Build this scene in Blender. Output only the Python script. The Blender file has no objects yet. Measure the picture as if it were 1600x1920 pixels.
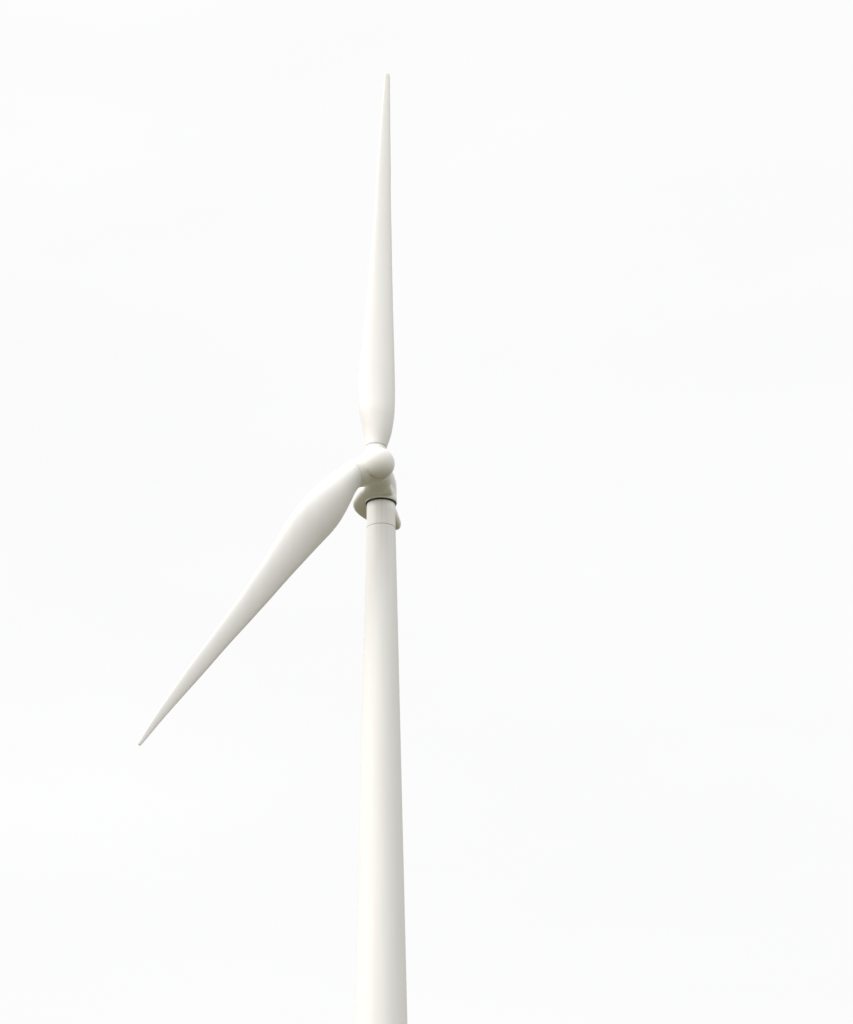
import bpy, bmesh, math
import numpy as np
from mathutils import Vector, Matrix
S = bpy.context.scene
R = math.radians

# ------------------------------------------------------------------ camera
cd = bpy.data.cameras.new("camera")
cam = bpy.data.objects.new("camera", cd); S.collection.objects.link(cam)
cam.location = (0, -140, 1.7)
cam.rotation_euler = (R(90 + 23.6), 0, 0)
cd.sensor_fit = 'VERTICAL'; cd.sensor_height = 36; cd.sensor_width = 30
cd.lens = 3780 / 1920 * 36
cd.shift_x = (800 - 714.8) / 1920
cd.clip_start = 0.5; cd.clip_end = 60000
S.camera = cam

# ------------------------------------------------------------------ light
SUN_EL, SUN_AZ = R(40), R(-118)          # azimuth from +Y (view direction), negative = left
w = bpy.data.worlds.new("World"); S.world = w; w.use_nodes = True
nt = w.node_tree; nt.nodes.clear()
N = nt.nodes.new; L = nt.links.new
out = N('ShaderNodeOutputWorld'); bg = N('ShaderNodeBackground')
sky = N('ShaderNodeTexSky'); sky.sky_type = 'NISHITA'; sky.sun_disc = False
sky.sun_elevation = SUN_EL; sky.sun_rotation = SUN_AZ
sky.air_density = 1.0; sky.dust_density = 3.0
# overcast: an even white cloud deck covers nearly all of the blue
tc = N('ShaderNodeTexCoord'); noi = N('ShaderNodeTexNoise')
noi.inputs['Scale'].default_value = 3.0; noi.inputs['Detail'].default_value = 5
ramp = N('ShaderNodeMapRange')
ramp.inputs['From Min'].default_value = 0.3; ramp.inputs['From Max'].default_value = 0.7
ramp.inputs['To Min'].default_value = 9.72; ramp.inputs['To Max'].default_value = 10.0
# an overcast sky is brighter towards the zenith than near the horizon
sep = N('ShaderNodeSeparateXYZ'); zen = N('ShaderNodeMapRange'); zen.interpolation_type = 'SMOOTHSTEP'
zen.inputs['From Min'].default_value = 0.60; zen.inputs['From Max'].default_value = 1.0
zen.inputs['To Min'].default_value = 1.0; zen.inputs['To Max'].default_value = 1.4
mul = N('ShaderNodeMath'); mul.operation = 'MULTIPLY'
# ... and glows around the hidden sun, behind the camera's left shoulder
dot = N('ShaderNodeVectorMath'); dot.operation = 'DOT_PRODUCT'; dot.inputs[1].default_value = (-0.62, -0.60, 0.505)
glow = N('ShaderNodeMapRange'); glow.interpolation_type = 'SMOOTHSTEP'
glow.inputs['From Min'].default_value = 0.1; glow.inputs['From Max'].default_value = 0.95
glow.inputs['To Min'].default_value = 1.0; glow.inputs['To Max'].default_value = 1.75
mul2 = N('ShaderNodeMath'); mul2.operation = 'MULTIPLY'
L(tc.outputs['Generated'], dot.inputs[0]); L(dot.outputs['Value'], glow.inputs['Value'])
L(tc.outputs['Generated'], sep.inputs['Vector']); L(sep.outputs['Z'], zen.inputs['Value'])
L(ramp.outputs['Result'], mul.inputs[0]); L(zen.outputs['Result'], mul.inputs[1])
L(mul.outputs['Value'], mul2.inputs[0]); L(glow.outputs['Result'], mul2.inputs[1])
comb = N('ShaderNodeCombineColor')
mix = N('ShaderNodeMix'); mix.data_type = 'RGBA'; mix.inputs['Factor'].default_value = 0.985
strat = N('ShaderNodeMapping'); strat.inputs['Scale'].default_value = (1, 1, 3.5)
L(tc.outputs['Generated'], strat.inputs['Vector']); L(strat.outputs['Vector'], noi.inputs['Vector']); L(noi.outputs['Fac'], ramp.inputs['Value'])
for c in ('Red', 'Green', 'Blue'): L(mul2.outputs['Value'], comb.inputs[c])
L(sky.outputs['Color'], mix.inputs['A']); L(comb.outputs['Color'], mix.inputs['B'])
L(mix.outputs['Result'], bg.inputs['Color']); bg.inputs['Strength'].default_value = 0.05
L(bg.outputs['Background'], out.inputs['Surface'])

sl = bpy.data.lights.new("sun", 'SUN'); sun = bpy.data.objects.new("sun", sl); S.collection.objects.link(sun)
sl.energy = 0.84; sl.angle = R(45); sl.color = (1.0, 0.925, 0.85)
sd = Vector((math.sin(SUN_AZ) * math.cos(SUN_EL), math.cos(SUN_AZ) * math.cos(SUN_EL), math.sin(SUN_EL)))
sun.rotation_euler = (-sd).to_track_quat('-Z', 'Y').to_euler()
sun.location = (0, 0, 120)

S.view_settings.view_transform = 'Standard'; S.view_settings.look = 'None'
S.view_settings.exposure = 1.0; S.view_settings.gamma = 1.0; S.view_settings.use_curve_mapping = False

# ------------------------------------------------------------------ materials
def paint(name, col, rough=0.42, streak=True, amount=0.035):
    m = bpy.data.materials.new(name); m.use_nodes = True
    t = m.node_tree; b = t.nodes['Principled BSDF']
    b.inputs['Roughness'].default_value = rough
    co = t.nodes.new('ShaderNodeTexCoord'); mp = t.nodes.new('ShaderNodeMapping')
    mp.inputs['Scale'].default_value = (1.6, 1.6, 0.12) if streak else (1.2, 1.2, 1.2)
    no = t.nodes.new('ShaderNodeTexNoise'); no.inputs['Scale'].default_value = 1.0
    no.inputs['Detail'].default_value = 6; no.inputs['Roughness'].default_value = 0.6
    mr = t.nodes.new('ShaderNodeMapRange')
    mr.inputs['From Min'].default_value = 0.3; mr.inputs['From Max'].default_value = 0.7
    mr.inputs['To Min'].default_value = 1 - amount; mr.inputs['To Max'].default_value = 1.0
    mx = t.nodes.new('ShaderNodeMix'); mx.data_type = 'RGBA'; mx.blend_type = 'MULTIPLY'
    mx.inputs['Factor'].default_value = 1; mx.inputs['A'].default_value = (*col, 1)
    t.links.new(co.outputs['Object'], mp.inputs['Vector']); t.links.new(mp.outputs['Vector'], no.inputs['Vector'])
    t.links.new(no.outputs['Fac'], mr.inputs['Value']); t.links.new(mr.outputs['Result'], mx.inputs['B'])
    t.links.new(mx.outputs['Result'], b.inputs['Base Color'])
    ro = t.nodes.new('ShaderNodeMapRange')
    ro.inputs['To Min'].default_value = rough - 0.06; ro.inputs['To Max'].default_value = rough + 0.08
    t.links.new(no.outputs['Fac'], ro.inputs['Value']); t.links.new(ro.outputs['Result'], b.inputs['Roughness'])
    return m
M_TOWER = paint('tower_paint', (0.785, 0.780, 0.773), 0.55)
# rain-washed grease runs below the nacelle, fading down the tower
t = M_TOWER.node_tree; pb = t.nodes['Principled BSDF']; src = pb.inputs['Base Color'].links[0].from_socket
co = t.nodes.new('ShaderNodeTexCoord'); mp = t.nodes.new('ShaderNodeMapping'); mp.inputs['Scale'].default_value = (5, 5, 0.05)
no = t.nodes.new('ShaderNodeTexNoise'); no.inputs['Scale'].default_value = 1.0; no.inputs['Detail'].default_value = 3
m1 = t.nodes.new('ShaderNodeMapRange'); m1.inputs['From Min'].default_value = 0.45; m1.inputs['From Max'].default_value = 0.75
sp = t.nodes.new('ShaderNodeSeparateXYZ'); m2 = t.nodes.new('ShaderNodeMapRange')
m2.inputs['From Min'].default_value = 54; m2.inputs['From Max'].default_value = 63
m2.inputs['To Min'].default_value = 0.06; m2.inputs['To Max'].default_value = 0.32
mm = t.nodes.new('ShaderNodeMath'); mm.operation = 'MULTIPLY'
mx = t.nodes.new('ShaderNodeMix'); mx.data_type = 'RGBA'; mx.blend_type = 'MULTIPLY'; mx.inputs['B'].default_value = (0.80, 0.74, 0.62, 1)
t.links.new(co.outputs['Object'], mp.inputs['Vector']); t.links.new(mp.outputs['Vector'], no.inputs['Vector'])
t.links.new(no.outputs['Fac'], m1.inputs['Value']); t.links.new(co.outputs['Object'], sp.inputs['Vector'])
t.links.new(sp.outputs['Z'], m2.inputs['Value']); t.links.new(m1.outputs['Result'], mm.inputs[0]); t.links.new(m2.outputs['Result'], mm.inputs[1])
t.links.new(mm.outputs['Value'], mx.inputs['Factor']); t.links.new(src, mx.inputs['A']); t.links.new(mx.outputs['Result'], pb.inputs['Base Color'])
M_BLADE = paint('blade_gelcoat', (0.802, 0.797, 0.787), 0.48)
M_HUB = paint('hub_gelcoat', (0.785, 0.78, 0.755), 0.4, False)
M_SEAL = paint('grey_sealant', (0.2, 0.195, 0.18), 0.7, False)
M_DARK = paint('dark_bearing_steel', (0.035, 0.033, 0.025), 0.6, False)

g = bpy.data.materials.new('dry_grass_field'); g.use_nodes = True
t = g.node_tree; b = t.nodes['Principled BSDF']; b.inputs['Roughness'].default_value = 0.95
co = t.nodes.new('ShaderNodeTexCoord'); no = t.nodes.new('ShaderNodeTexNoise')
no.inputs['Scale'].default_value = 0.05; no.inputs['Detail'].default_value = 10
cr = t.nodes.new('ShaderNodeValToRGB')
cr.color_ramp.elements[0].position = 0.35; cr.color_ramp.elements[0].color = (0.075, 0.073, 0.032, 1)
cr.color_ramp.elements[1].position = 0.7; cr.color_ramp.elements[1].color = (0.125, 0.11, 0.053, 1)
t.links.new(co.outputs['Object'], no.inputs['Vector']); t.links.new(no.outputs['Fac'], cr.inputs['Fac'])
t.links.new(cr.outputs['Color'], b.inputs['Base Color'])

# ------------------------------------------------------------------ helpers
def link(name, bm, mat, parent=None, smooth=True):
    bmesh.ops.recalc_face_normals(bm, faces=bm.faces)
    me = bpy.data.meshes.new(name); bm.to_mesh(me); bm.free()
    if smooth: me.polygons.foreach_set('use_smooth', [True] * len(me.polygons))
    me.materials.append(mat)
    o = bpy.data.objects.new(name, me); S.collection.objects.link(o)
    if parent: o.parent = parent
    return o

def frame(origin, axis):
    """matrix whose local Z runs along axis"""
    q = Vector(axis).normalized().to_track_quat('Z', 'Y')
    return Matrix.Translation(Vector(origin)) @ q.to_matrix().to_4x4()

def lathe(bm, prof, mtx=Matrix(), seg=96):
    """prof: list of (radius, z); radius 0 closes with a pole"""
    rings = []
    for r, z in prof:
        if r < 1e-6: rings.append([bm.verts.new(mtx @ Vector((0, 0, z)))])
        else: rings.append([bm.verts.new(mtx @ Vector((r * math.cos(2 * math.pi * i / seg), r * math.sin(2 * math.pi * i / seg), z))) for i in range(seg)])
    for a, c in zip(rings, rings[1:]):
        for i in range(seg):
            j = (i + 1) % seg
            f = [a[i % len(a)], a[j % len(a)], c[j % len(c)], c[i % len(c)]]
            f = list(dict.fromkeys(f))
            if len(f) > 2: bm.faces.new(f)
    return rings

def closed(prof): return [(0, prof[0][1])] + prof + [(0, prof[-1][1])]

def loft(bm, rings, cap=True):
    vs = [[bm.verts.new(p) for p in r] for r in rings]
    n = len(vs[0])
    for a, c in zip(vs, vs[1:]):
        for i in range(n):
            j = (i + 1) % n
            bm.faces.new((a[i], a[j], c[j], c[i]))
    if cap:
        bm.faces.new(vs[0]); bm.faces.new(vs[-1])

def blend_body(name, bm, mat, parent, voxel, iters):
    """fuse the overlapping closed solids in bm into one smooth moulded shell"""
    o = link(name, bm, mat)
    r = o.modifiers.new('r', 'REMESH'); r.mode = 'VOXEL'; r.voxel_size = voxel; r.use_smooth_shade = True
    s = o.modifiers.new('s', 'SMOOTH'); s.factor = 0.5; s.iterations = iters
    dg = bpy.context.evaluated_depsgraph_get()
    me = bpy.data.meshes.new_from_object(o.evaluated_get(dg)); me.name = name
    old = o.data; o.modifiers.clear(); o.data = me; bpy.data.meshes.remove(old)
    me.polygons.foreach_set('use_smooth', [True] * len(me.polygons))
    if not me.materials: me.materials.append(mat)
    o.parent = parent
    return o

# ------------------------------------------------------------------ ground
bm = bmesh.new()
lathe(bm, [(0, 0), (40, 0), (200, 0), (1000, 0), (4000, 0)], seg=64)
ground = link('ground', bm, g, smooth=False); ground['kind'] = 'structure'

# ------------------------------------------------------------------ wind turbine
T = bpy.data.objects.new('wind_turbine', None); S.collection.objects.link(T); T.empty_display_size = 3
T['label'] = 'white wind turbine on a tapering tower, one blade upright and one slanting down left'
T['category'] = 'wind turbine'

# tower: tapering steel tube
RIM = 63.55
def tower_r(z):
    return float(np.interp(z, [0, 24.75, 61.6, 63.8], [2.28, 1.80, 1.095, 1.085]))
bm = bmesh.new()
lathe(bm, closed([(tower_r(z), z) for z in np.linspace(0.0, 63.75, 60)]), seg=128)
tower = link('tower', bm, M_TOWER, T)
def ring(name, z, h, proud, mat, parent):
    bm = bmesh.new(); r = tower_r(z)
    lathe(bm, [(r - 0.03, z), (r + proud, z), (r + proud, z + h), (r - 0.03, z + h)], seg=128)
    return link(name, bm, mat, parent)
ring('flange_seam', 61.47, 0.035, 0.004, M_SEAL, tower)
ring('yaw_bearing', 63.45, 0.27, 0.06, M_DARK, T)

# rotor frame
PSI = R(20)
n = Vector((math.sin(PSI), -math.cos(PSI), 0))
H = Vector((-0.471, -3.2, 65.078))
r1 = H + Vector((0.098, 0.036, 1.650)); a1 = Vector((0.0265, 0.0096, 0.9996))
r2 = H + Vector((-1.485, -0.540, -0.775)); a2 = Vector((-0.5266, -0.1917, -0.8282))
s1 = r1 + Vector((-0.9393, -0.3419, 0.0282)) * 0.001      # centres of the two blade sockets
s2 = r2 + Vector((0.7783, 0.2833, -0.5604)) * -0.051
d2 = (s2 - H).normalized(); d1 = (s1 - H).normalized()

# nacelle: moulded shell = egg-shaped machine house + neck over the tower + front barrel
plan = [(-1.30, -1.6), (-1.62, -1.0), (-1.89, -0.16), (-2.12, 0.75), (-2.17, 1.5), (-2.05, 2.3), (-1.78, 3.0),
        (-1.44, 3.61), (-1.03, 4.13), (-0.5, 4.68), (0.05, 5.19), (0.62, 5.62), (1.18, 5.99), (1.53, 5.74), (1.57, 5.15),
        (1.38, 4.0), (1.12, 2.6), (0.95, 1.2), (0.9, 0), (0.9, -1.0), (0.8, -1.6)]
cx = sum(p[0] for p in plan) / len(plan); cy = sum(p[1] for p in plan) / len(plan)
S0 = Vector((-0.35, -1.6)); S1 = Vector((0.95, 5.2))
def inset(d):
    res = []
    k = len(plan)
    for i in range(k):
        p0, p, p2 = Vector(plan[i - 1]), Vector(plan[i]), Vector(plan[(i + 1) % k])
        tg = (p2 - p0).normalized(); nn = Vector((tg.y, -tg.x))
        if nn.dot(p - Vector((cx, cy))) > 0: nn = -nn
        # shallow insets follow the outline's normal, deep ones close in on the shell's spine
        e = min(d, 0.12); q = p + nn * (e - 0.03)
        t_ = min(max((q - S0).dot(S1 - S0) / (S1 - S0).length_squared, 0.08), 0.84)
        res.append(q + (S0 + (S1 - S0) * t_ - q) * min(0.9, (d - e) / 1.7))
    return res
bm = bmesh.new()
rings = []
for z, d in ((63.70, 0.75), (63.74, 0.42), (63.84, 0.16), (64.0, 0.03), (64.15, 0.0), (64.35, 0.05), (64.6, 0.2), (64.95, 0.45), (65.25, 0.85), (65.5, 1.35)):
    rings.append([(q.x, q.y, z) for q in inset(d)])
loft(bm, rings)
lathe(bm, closed([(1.19, 63.75), (1.19, 65.0)]), seg=96)
bx = Vector((0.25, 1.0, 0)) - Vector((H.x, H.y, 0))
lathe(bm, closed([(1.02, 0.45), (1.10, 0.7), (1.16, 1.2), (1.22, 2.2), (1.24, 3.4), (1.12, 4.2), (0.8, 4.9), (0.3, 5.3)]), frame(H, (Vector((0.0, 0.6, 65.15)) - H)), seg=96)
nac = blend_body('nacelle', bm, M_HUB, T, 0.065, 28)
bm = bmesh.new()
lathe(bm, [(1.12, RIM + 0.25), (1.165, RIM + 0.02), (1.18, RIM), (1.195, RIM + 0.015), (1.197, RIM + 0.3), (1.185, RIM + 0.6), (1.12, RIM + 0.75)], seg=128)
link('yaw_skirt', bm, M_HUB, nac)

# hub: moulded shell with two blade sockets
bm = bmesh.new()
bmesh.ops.create_uvsphere(bm, u_segments=48, v_segments=32, radius=1.26, matrix=Matrix.Translation(H))
lathe(bm, closed([(1.2, -0.45), (1.20, 0.1), (1.20, 0.76)]), frame(H, n), seg=96)
lathe(bm, closed([(1.15, 0.0), (0.9, 1.0), (0.765, (s1 - H).length - 0.06)]), frame(H, d1), seg=64)
lathe(bm, closed([(1.30, 0.0), (1.18, 0.9), (1.06, (s2 - H).length - 0.06)]), frame(H - n * 0.05, d2), seg=64)
hub = blend_body('hub', bm, M_HUB, T, 0.05, 8)
for rt, d, rad in ((s1, d1, 0.765), (s2, d2, 1.07)):
    bm = bmesh.new()
    lathe(bm, [(rad - 0.06, -0.5), (rad - 0.002, -0.3), (rad, -0.1), (rad, -0.018), (rad - 0.012, -0.008), (rad - 0.2, -0.008)], frame(rt, d), seg=96)
    link('blade_socket', bm, M_HUB, hub)
fr = frame(H + n * 0.72 + Vector((-0.03, 0, -0.03)), n)
bm = bmesh.new()
lathe(bm, [(1.12, -0.12), (1.222, -0.06), (1.225, 0.12), (1.212, 0.135), (1.1, 0.135)], fr, seg=128)
link('front_flange', bm, M_HUB, hub)
bm = bmesh.new()
lathe(bm, [(1.10, 0.10), (1.209, 0.12), (1.209, 0.20), (1.10, 0.22)], fr, seg=128)
link('nose_seam', bm, M_SEAL, hub)
bm = bmesh.new()
prof = [(1.1, 0.20), (1.212, 0.20), (1.223, 0.21)]
for k in range(1, 25):
    th = k / 24 * math.pi / 2
    prof.append((1.223 * math.cos(th) if k < 24 else 0, 0.22 + 1.00 * math.sin(th)))
lathe(bm, prof, fr, seg=128)
link('nose_cap', bm, M_HUB, hub)
# small drain plug under the hub
bm = bmesh.new()
pd = (Vector((0.12, -0.3, -1)) ).normalized()
lathe(bm, closed([(0.05, 0), (0.05, 0.03)]), frame(H + pd * 1.24, pd), seg=24)
link('drain_plug', bm, M_SEAL, hub)

# blades: (station, offset in rotor plane, chord, thickness ratio, roundness, twist)
BL1 = (34.285, r1, a1, Vector((-0.9393, -0.3419, 0.0282)), d1, [
    (0.0, 0.001, 1.52, 0.85, 1.0, -4.0),
    (0.015, -0.058, 1.739, 0.823, 0.94, -5.3),
    (0.035, -0.087, 2.048, 0.786, 0.781, -7.2),
    (0.06, -0.05, 2.386, 0.74, 0.55, -9.4),
    (0.085, 0.004, 2.641, 0.703, 0.375, -11.7),
    (0.11, 0.051, 2.76, 0.665, 0.2, -13.1),
    (0.14, 0.099, 2.822, 0.62, 0.08, -13.4),
    (0.18, 0.124, 2.774, 0.576, 0.0, -13.8),
    (0.23, 0.103, 2.579, 0.522, 0.0, -13.6),
    (0.3, 0.077, 2.297, 0.474, 0.0, -12.5),
    (0.38, 0.063, 2.028, 0.432, 0.0, -11.3),
    (0.46, 0.057, 1.778, 0.391, 0.0, -10.4),
    (0.55, 0.051, 1.525, 0.361, 0.0, -9.5),
    (0.64, 0.049, 1.262, 0.345, 0.0, -8.6),
    (0.73, 0.057, 1.112, 0.329, 0.0, -7.9),
    (0.82, 0.057, 0.894, 0.312, 0.0, -7.6),
    (0.9, 0.042, 0.684, 0.298, 0.0, -7.3),
    (0.95, 0.025, 0.546, 0.289, 0.0, -7.2),
    (0.98, 0.017, 0.464, 0.284, 0.0, -7.1),
    (0.995, 0.029, 0.407, 0.281, 0.0, -7.0),
    (1.0, 0.029, 0.285, 0.2, 0.0, 0.0)])
BL2 = (27.246, r2, a2, Vector((0.7783, 0.2833, -0.5604)), d2, [
    (0.0, -0.051, 2.147, 0.85, 1.0, -4.0),
    (0.015, -0.108, 2.197, 0.823, 0.94, -5.3),
    (0.035, -0.158, 2.291, 0.786, 0.781, -7.2),
    (0.06, -0.21, 2.468, 0.74, 0.55, -9.4),
    (0.085, -0.235, 2.683, 0.703, 0.375, -11.7),
    (0.11, -0.238, 2.937, 0.665, 0.2, -13.1),
    (0.14, -0.235, 3.14, 0.62, 0.08, -13.4),
    (0.18, -0.262, 3.232, 0.576, 0.0, -13.8),
    (0.23, -0.292, 3.075, 0.522, 0.0, -13.6),
    (0.3, -0.253, 2.705, 0.474, 0.0, -12.5),
    (0.38, -0.201, 2.29, 0.432, 0.0, -11.3),
    (0.46, -0.157, 1.968, 0.391, 0.0, -10.4),
    (0.55, -0.15, 1.636, 0.361, 0.0, -9.5),
    (0.64, -0.176, 1.36, 0.345, 0.0, -8.6),
    (0.73, -0.196, 1.172, 0.329, 0.0, -7.9),
    (0.82, -0.194, 0.895, 0.312, 0.0, -7.6),
    (0.9, -0.169, 0.613, 0.298, 0.0, -7.3),
    (0.95, -0.123, 0.442, 0.289, 0.0, -7.2),
    (0.98, -0.08, 0.312, 0.284, 0.0, -7.1),
    (0.995, -0.059, 0.228, 0.281, 0.0, -7.0),
    (1.0, -0.059, 0.16, 0.2, 0.0, 0.0)])
def hermite(xs, ys, q):
    xs = np.array(xs); ys = np.array(ys)
    h = np.diff(xs); dl = np.diff(ys) / h
    m = np.zeros(len(xs)); m[0] = dl[0]; m[-1] = dl[-1]
    for i in range(1, len(xs) - 1):
        m[i] = (dl[i - 1] * h[i] + dl[i] * h[i - 1]) / (h[i] + h[i - 1])
    i = np.clip(np.searchsorted(xs, q) - 1, 0, len(h) - 1)
    u = (q - xs[i]) / h[i]
    return (ys[i] * (2*u**3 - 3*u**2 + 1) + m[i]*h[i]*(u**3 - 2*u**2 + u) + ys[i+1]*(-2*u**3 + 3*u**2) + m[i+1]*h[i]*(u**3 - u**2))
def blade(spec):
    Ln, root, a, c, sock, tab = spec
    tb = np.array(tab)
    q = np.unique(np.concatenate([np.linspace(0, 0.2, 40), np.linspace(0.2, 0.95, 60), np.linspace(0.95, 1, 14)]))
    col = [hermite(tb[:, 0], tb[:, k], q) for k in range(1, 6)]
    m = 40; th = np.linspace(0, 2 * np.pi, m, endpoint=False)
    x = 0.5 * np.cos(th); xc = x + 0.5
    base = 0.5 * np.sqrt(np.clip(xc, 0, 1)) * np.clip(1 - xc, 0, 1)**0.6 / (0.4545**0.5 * 0.5455**0.6)
    rings = []
    for s, off, ch, tr, ci, be in zip(q, *col):
        ci = min(max(ci, 0), 1); b_ = R(be)
        cdv = (-c * math.cos(b_) - n * math.sin(b_))
        # near the root the section plane leans over to sit square on the hub socket
        lean = max(0.0, 1 - s / 0.10); lean = lean * lean * (3 - 2 * lean)
        av = (a * (1 - lean) + sock * lean).normalized()
        cdv = (cdv - av * cdv.dot(av)).normalized()
        nd = av.cross(cdv)
        if nd.dot(n) < 0: nd = -nd
        y = np.sign(np.sin(th)) * base * tr + 0.01 * 4 * xc * (1 - xc)
        y = y * (1 - ci) + 0.5 * np.sin(th) * ci
        P = root + a * (s * Ln) + c * off
        rings.append([tuple(P + cdv * (xx * ch) - nd * (yy * ch)) for xx, yy in zip(x, y)])
    bm = bmesh.new(); loft(bm, rings)
    o = link('blade', bm, M_BLADE, T)
    ro = tb[0, 2] / 2
    bm = bmesh.new()
    lathe(bm, [(ro - 0.2, -0.012), (ro - 0.025, -0.012), (ro - 0.025, 0.012), (ro - 0.2, 0.012)], frame(root + c * tb[0, 1], sock), seg=96)
    link('root_seam', bm, M_SEAL, o)
    return o
blade(BL1); blade(BL2)
